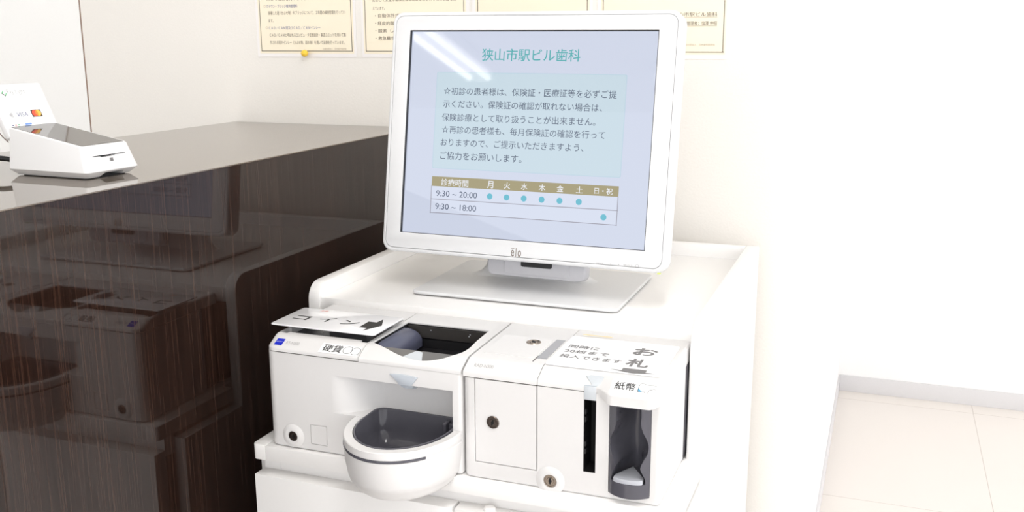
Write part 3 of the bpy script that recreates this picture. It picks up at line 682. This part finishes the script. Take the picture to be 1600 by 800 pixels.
def p2(b, T):
    T('安心して安全な歯科医療環境の提供を行うため装置を備', -.4590, -.2920, 1.4612, 2, .0072); T('えています。', -.4585, -.4340, 1.4462, 2, .0062)
    for s_, z, e in (('・自動体外式除細動器', 1.4330, -.370), ('・経皮的酸素飽和度測定器', 1.4196, -.356), ('・酸素（人工呼吸用）', 1.4063, -.372), ('・救急蘇生セット', 1.3928, -.390)): T(s_, -.4545, e, z, 2, .0072)
def p3(b, T): pass
def p4(b, T):
    T('行っております。', -.0060, .0390, 1.4585, 2, .0055)
    T('日本歯科医師会 狭山市駅ビル歯科', .0300, .1680, 1.4296, 2, .0068); rect(b, .0300, .1680, 1.4247, 1.4254, FW, .0016, 4)
    T('管理者：塩澤 伸昭', .1188, .1678, 1.4156, 2, .0066); rect(b, .1186, .1681, 1.4107, 1.4114, FW, .0016, 4)
    T('公益社団法人　日本歯科医師会', .1130, .1660, 1.3812, 4, .0034)
poster(-.7119, -.4954, -.7024, -.5045, 'cream clinic notice held by a yellow push pin, leftmost poster on the wall', p1)
poster(-.4834, -.2668, -.4749, -.2777, 'cream clinic notice second from the left, half hidden by the monitor corner', p2)
poster(-.2617, -.0415, -.2508, -.0507, 'cream clinic notice directly above the monitor, no text visible', p3)
poster(-.0325, .1862, -.0228, .1790, 'cream clinic notice with two underlined lines, rightmost poster beside the monitor', p4)
b = BM(); prof = [(.0005, -.0003), (.0006, .0035), (.0035, .0040), (.0058, .0065), (.0066, .0100), (.0056, .0138), (.0030, .0160), (.0006, .0166)]
loft([[frame_pt(FW, -.6012+r*math.cos(2*math.pi*k/20), 1.3655+r*math.sin(2*math.pi*k/20), c_+.0016) for k in range(20)] for r, c_ in prof], cap0=True, cap1=True, dst=b)
solo('push_pin', b, 'pin', 'round yellow push pin at the bottom edge of the leftmost poster', 'push pin', loc=(-.6012, YW-.002, 1.3655), smooth=60)
# ------------------------------------------------------------------ ceiling lamps (two seen mirrored in the screen, the first added as fill)
for x, y, lb in ((.40, -.65, 'added unseen fill lamp with twin fluorescent tubes almost straight above the kiosk'), (-1.94, -3.17, 'twin tube fluorescent ceiling lamp mirrored at the upper left of the screen'), (-.25, -3.8, 'twin tube fluorescent ceiling lamp mirrored at the right edge of the screen')):
    g = thing('ceiling_lamp', lb, 'ceiling lamp', (x, y, CZ), 'fluorescent ceiling lamps')
    rz = Matrix.Translation((x, y, 0)) @ Matrix.Rotation(math.radians(90 if y < -3.5 else 0), 4, 'Z') @ Matrix.Translation((-x, -y, 0))
    def turned(b): bmesh.ops.transform(b, matrix=rz, verts=b.verts); return b
    obj('lamp_housing', turned(box(x-.11, x+.11, y-.63, y+.63, CZ-.05, CZ-.001, .004, 2)), 'white', g)
    for s_ in (-.06, .06): obj('lamp_tube', turned(tube([(x+s_, y-.6, CZ-.075), (x+s_, y, CZ-.075), (x+s_, y+.6, CZ-.075)], .016, 12)), 'tube', g)
    if y > -1.5: area('fill_light', (x, y, CZ-.11), (x, y, 0), .2, 1.2, FILL_W)  # added fill, brightens the kiosk tops and fronts
    for e_ in (-.61, .61): obj('tube_holder', turned(box(x-.09, x+.09, y+e_-.008, y+e_+.008, CZ-.095, CZ-.049, .002, 1)), 'white', g)
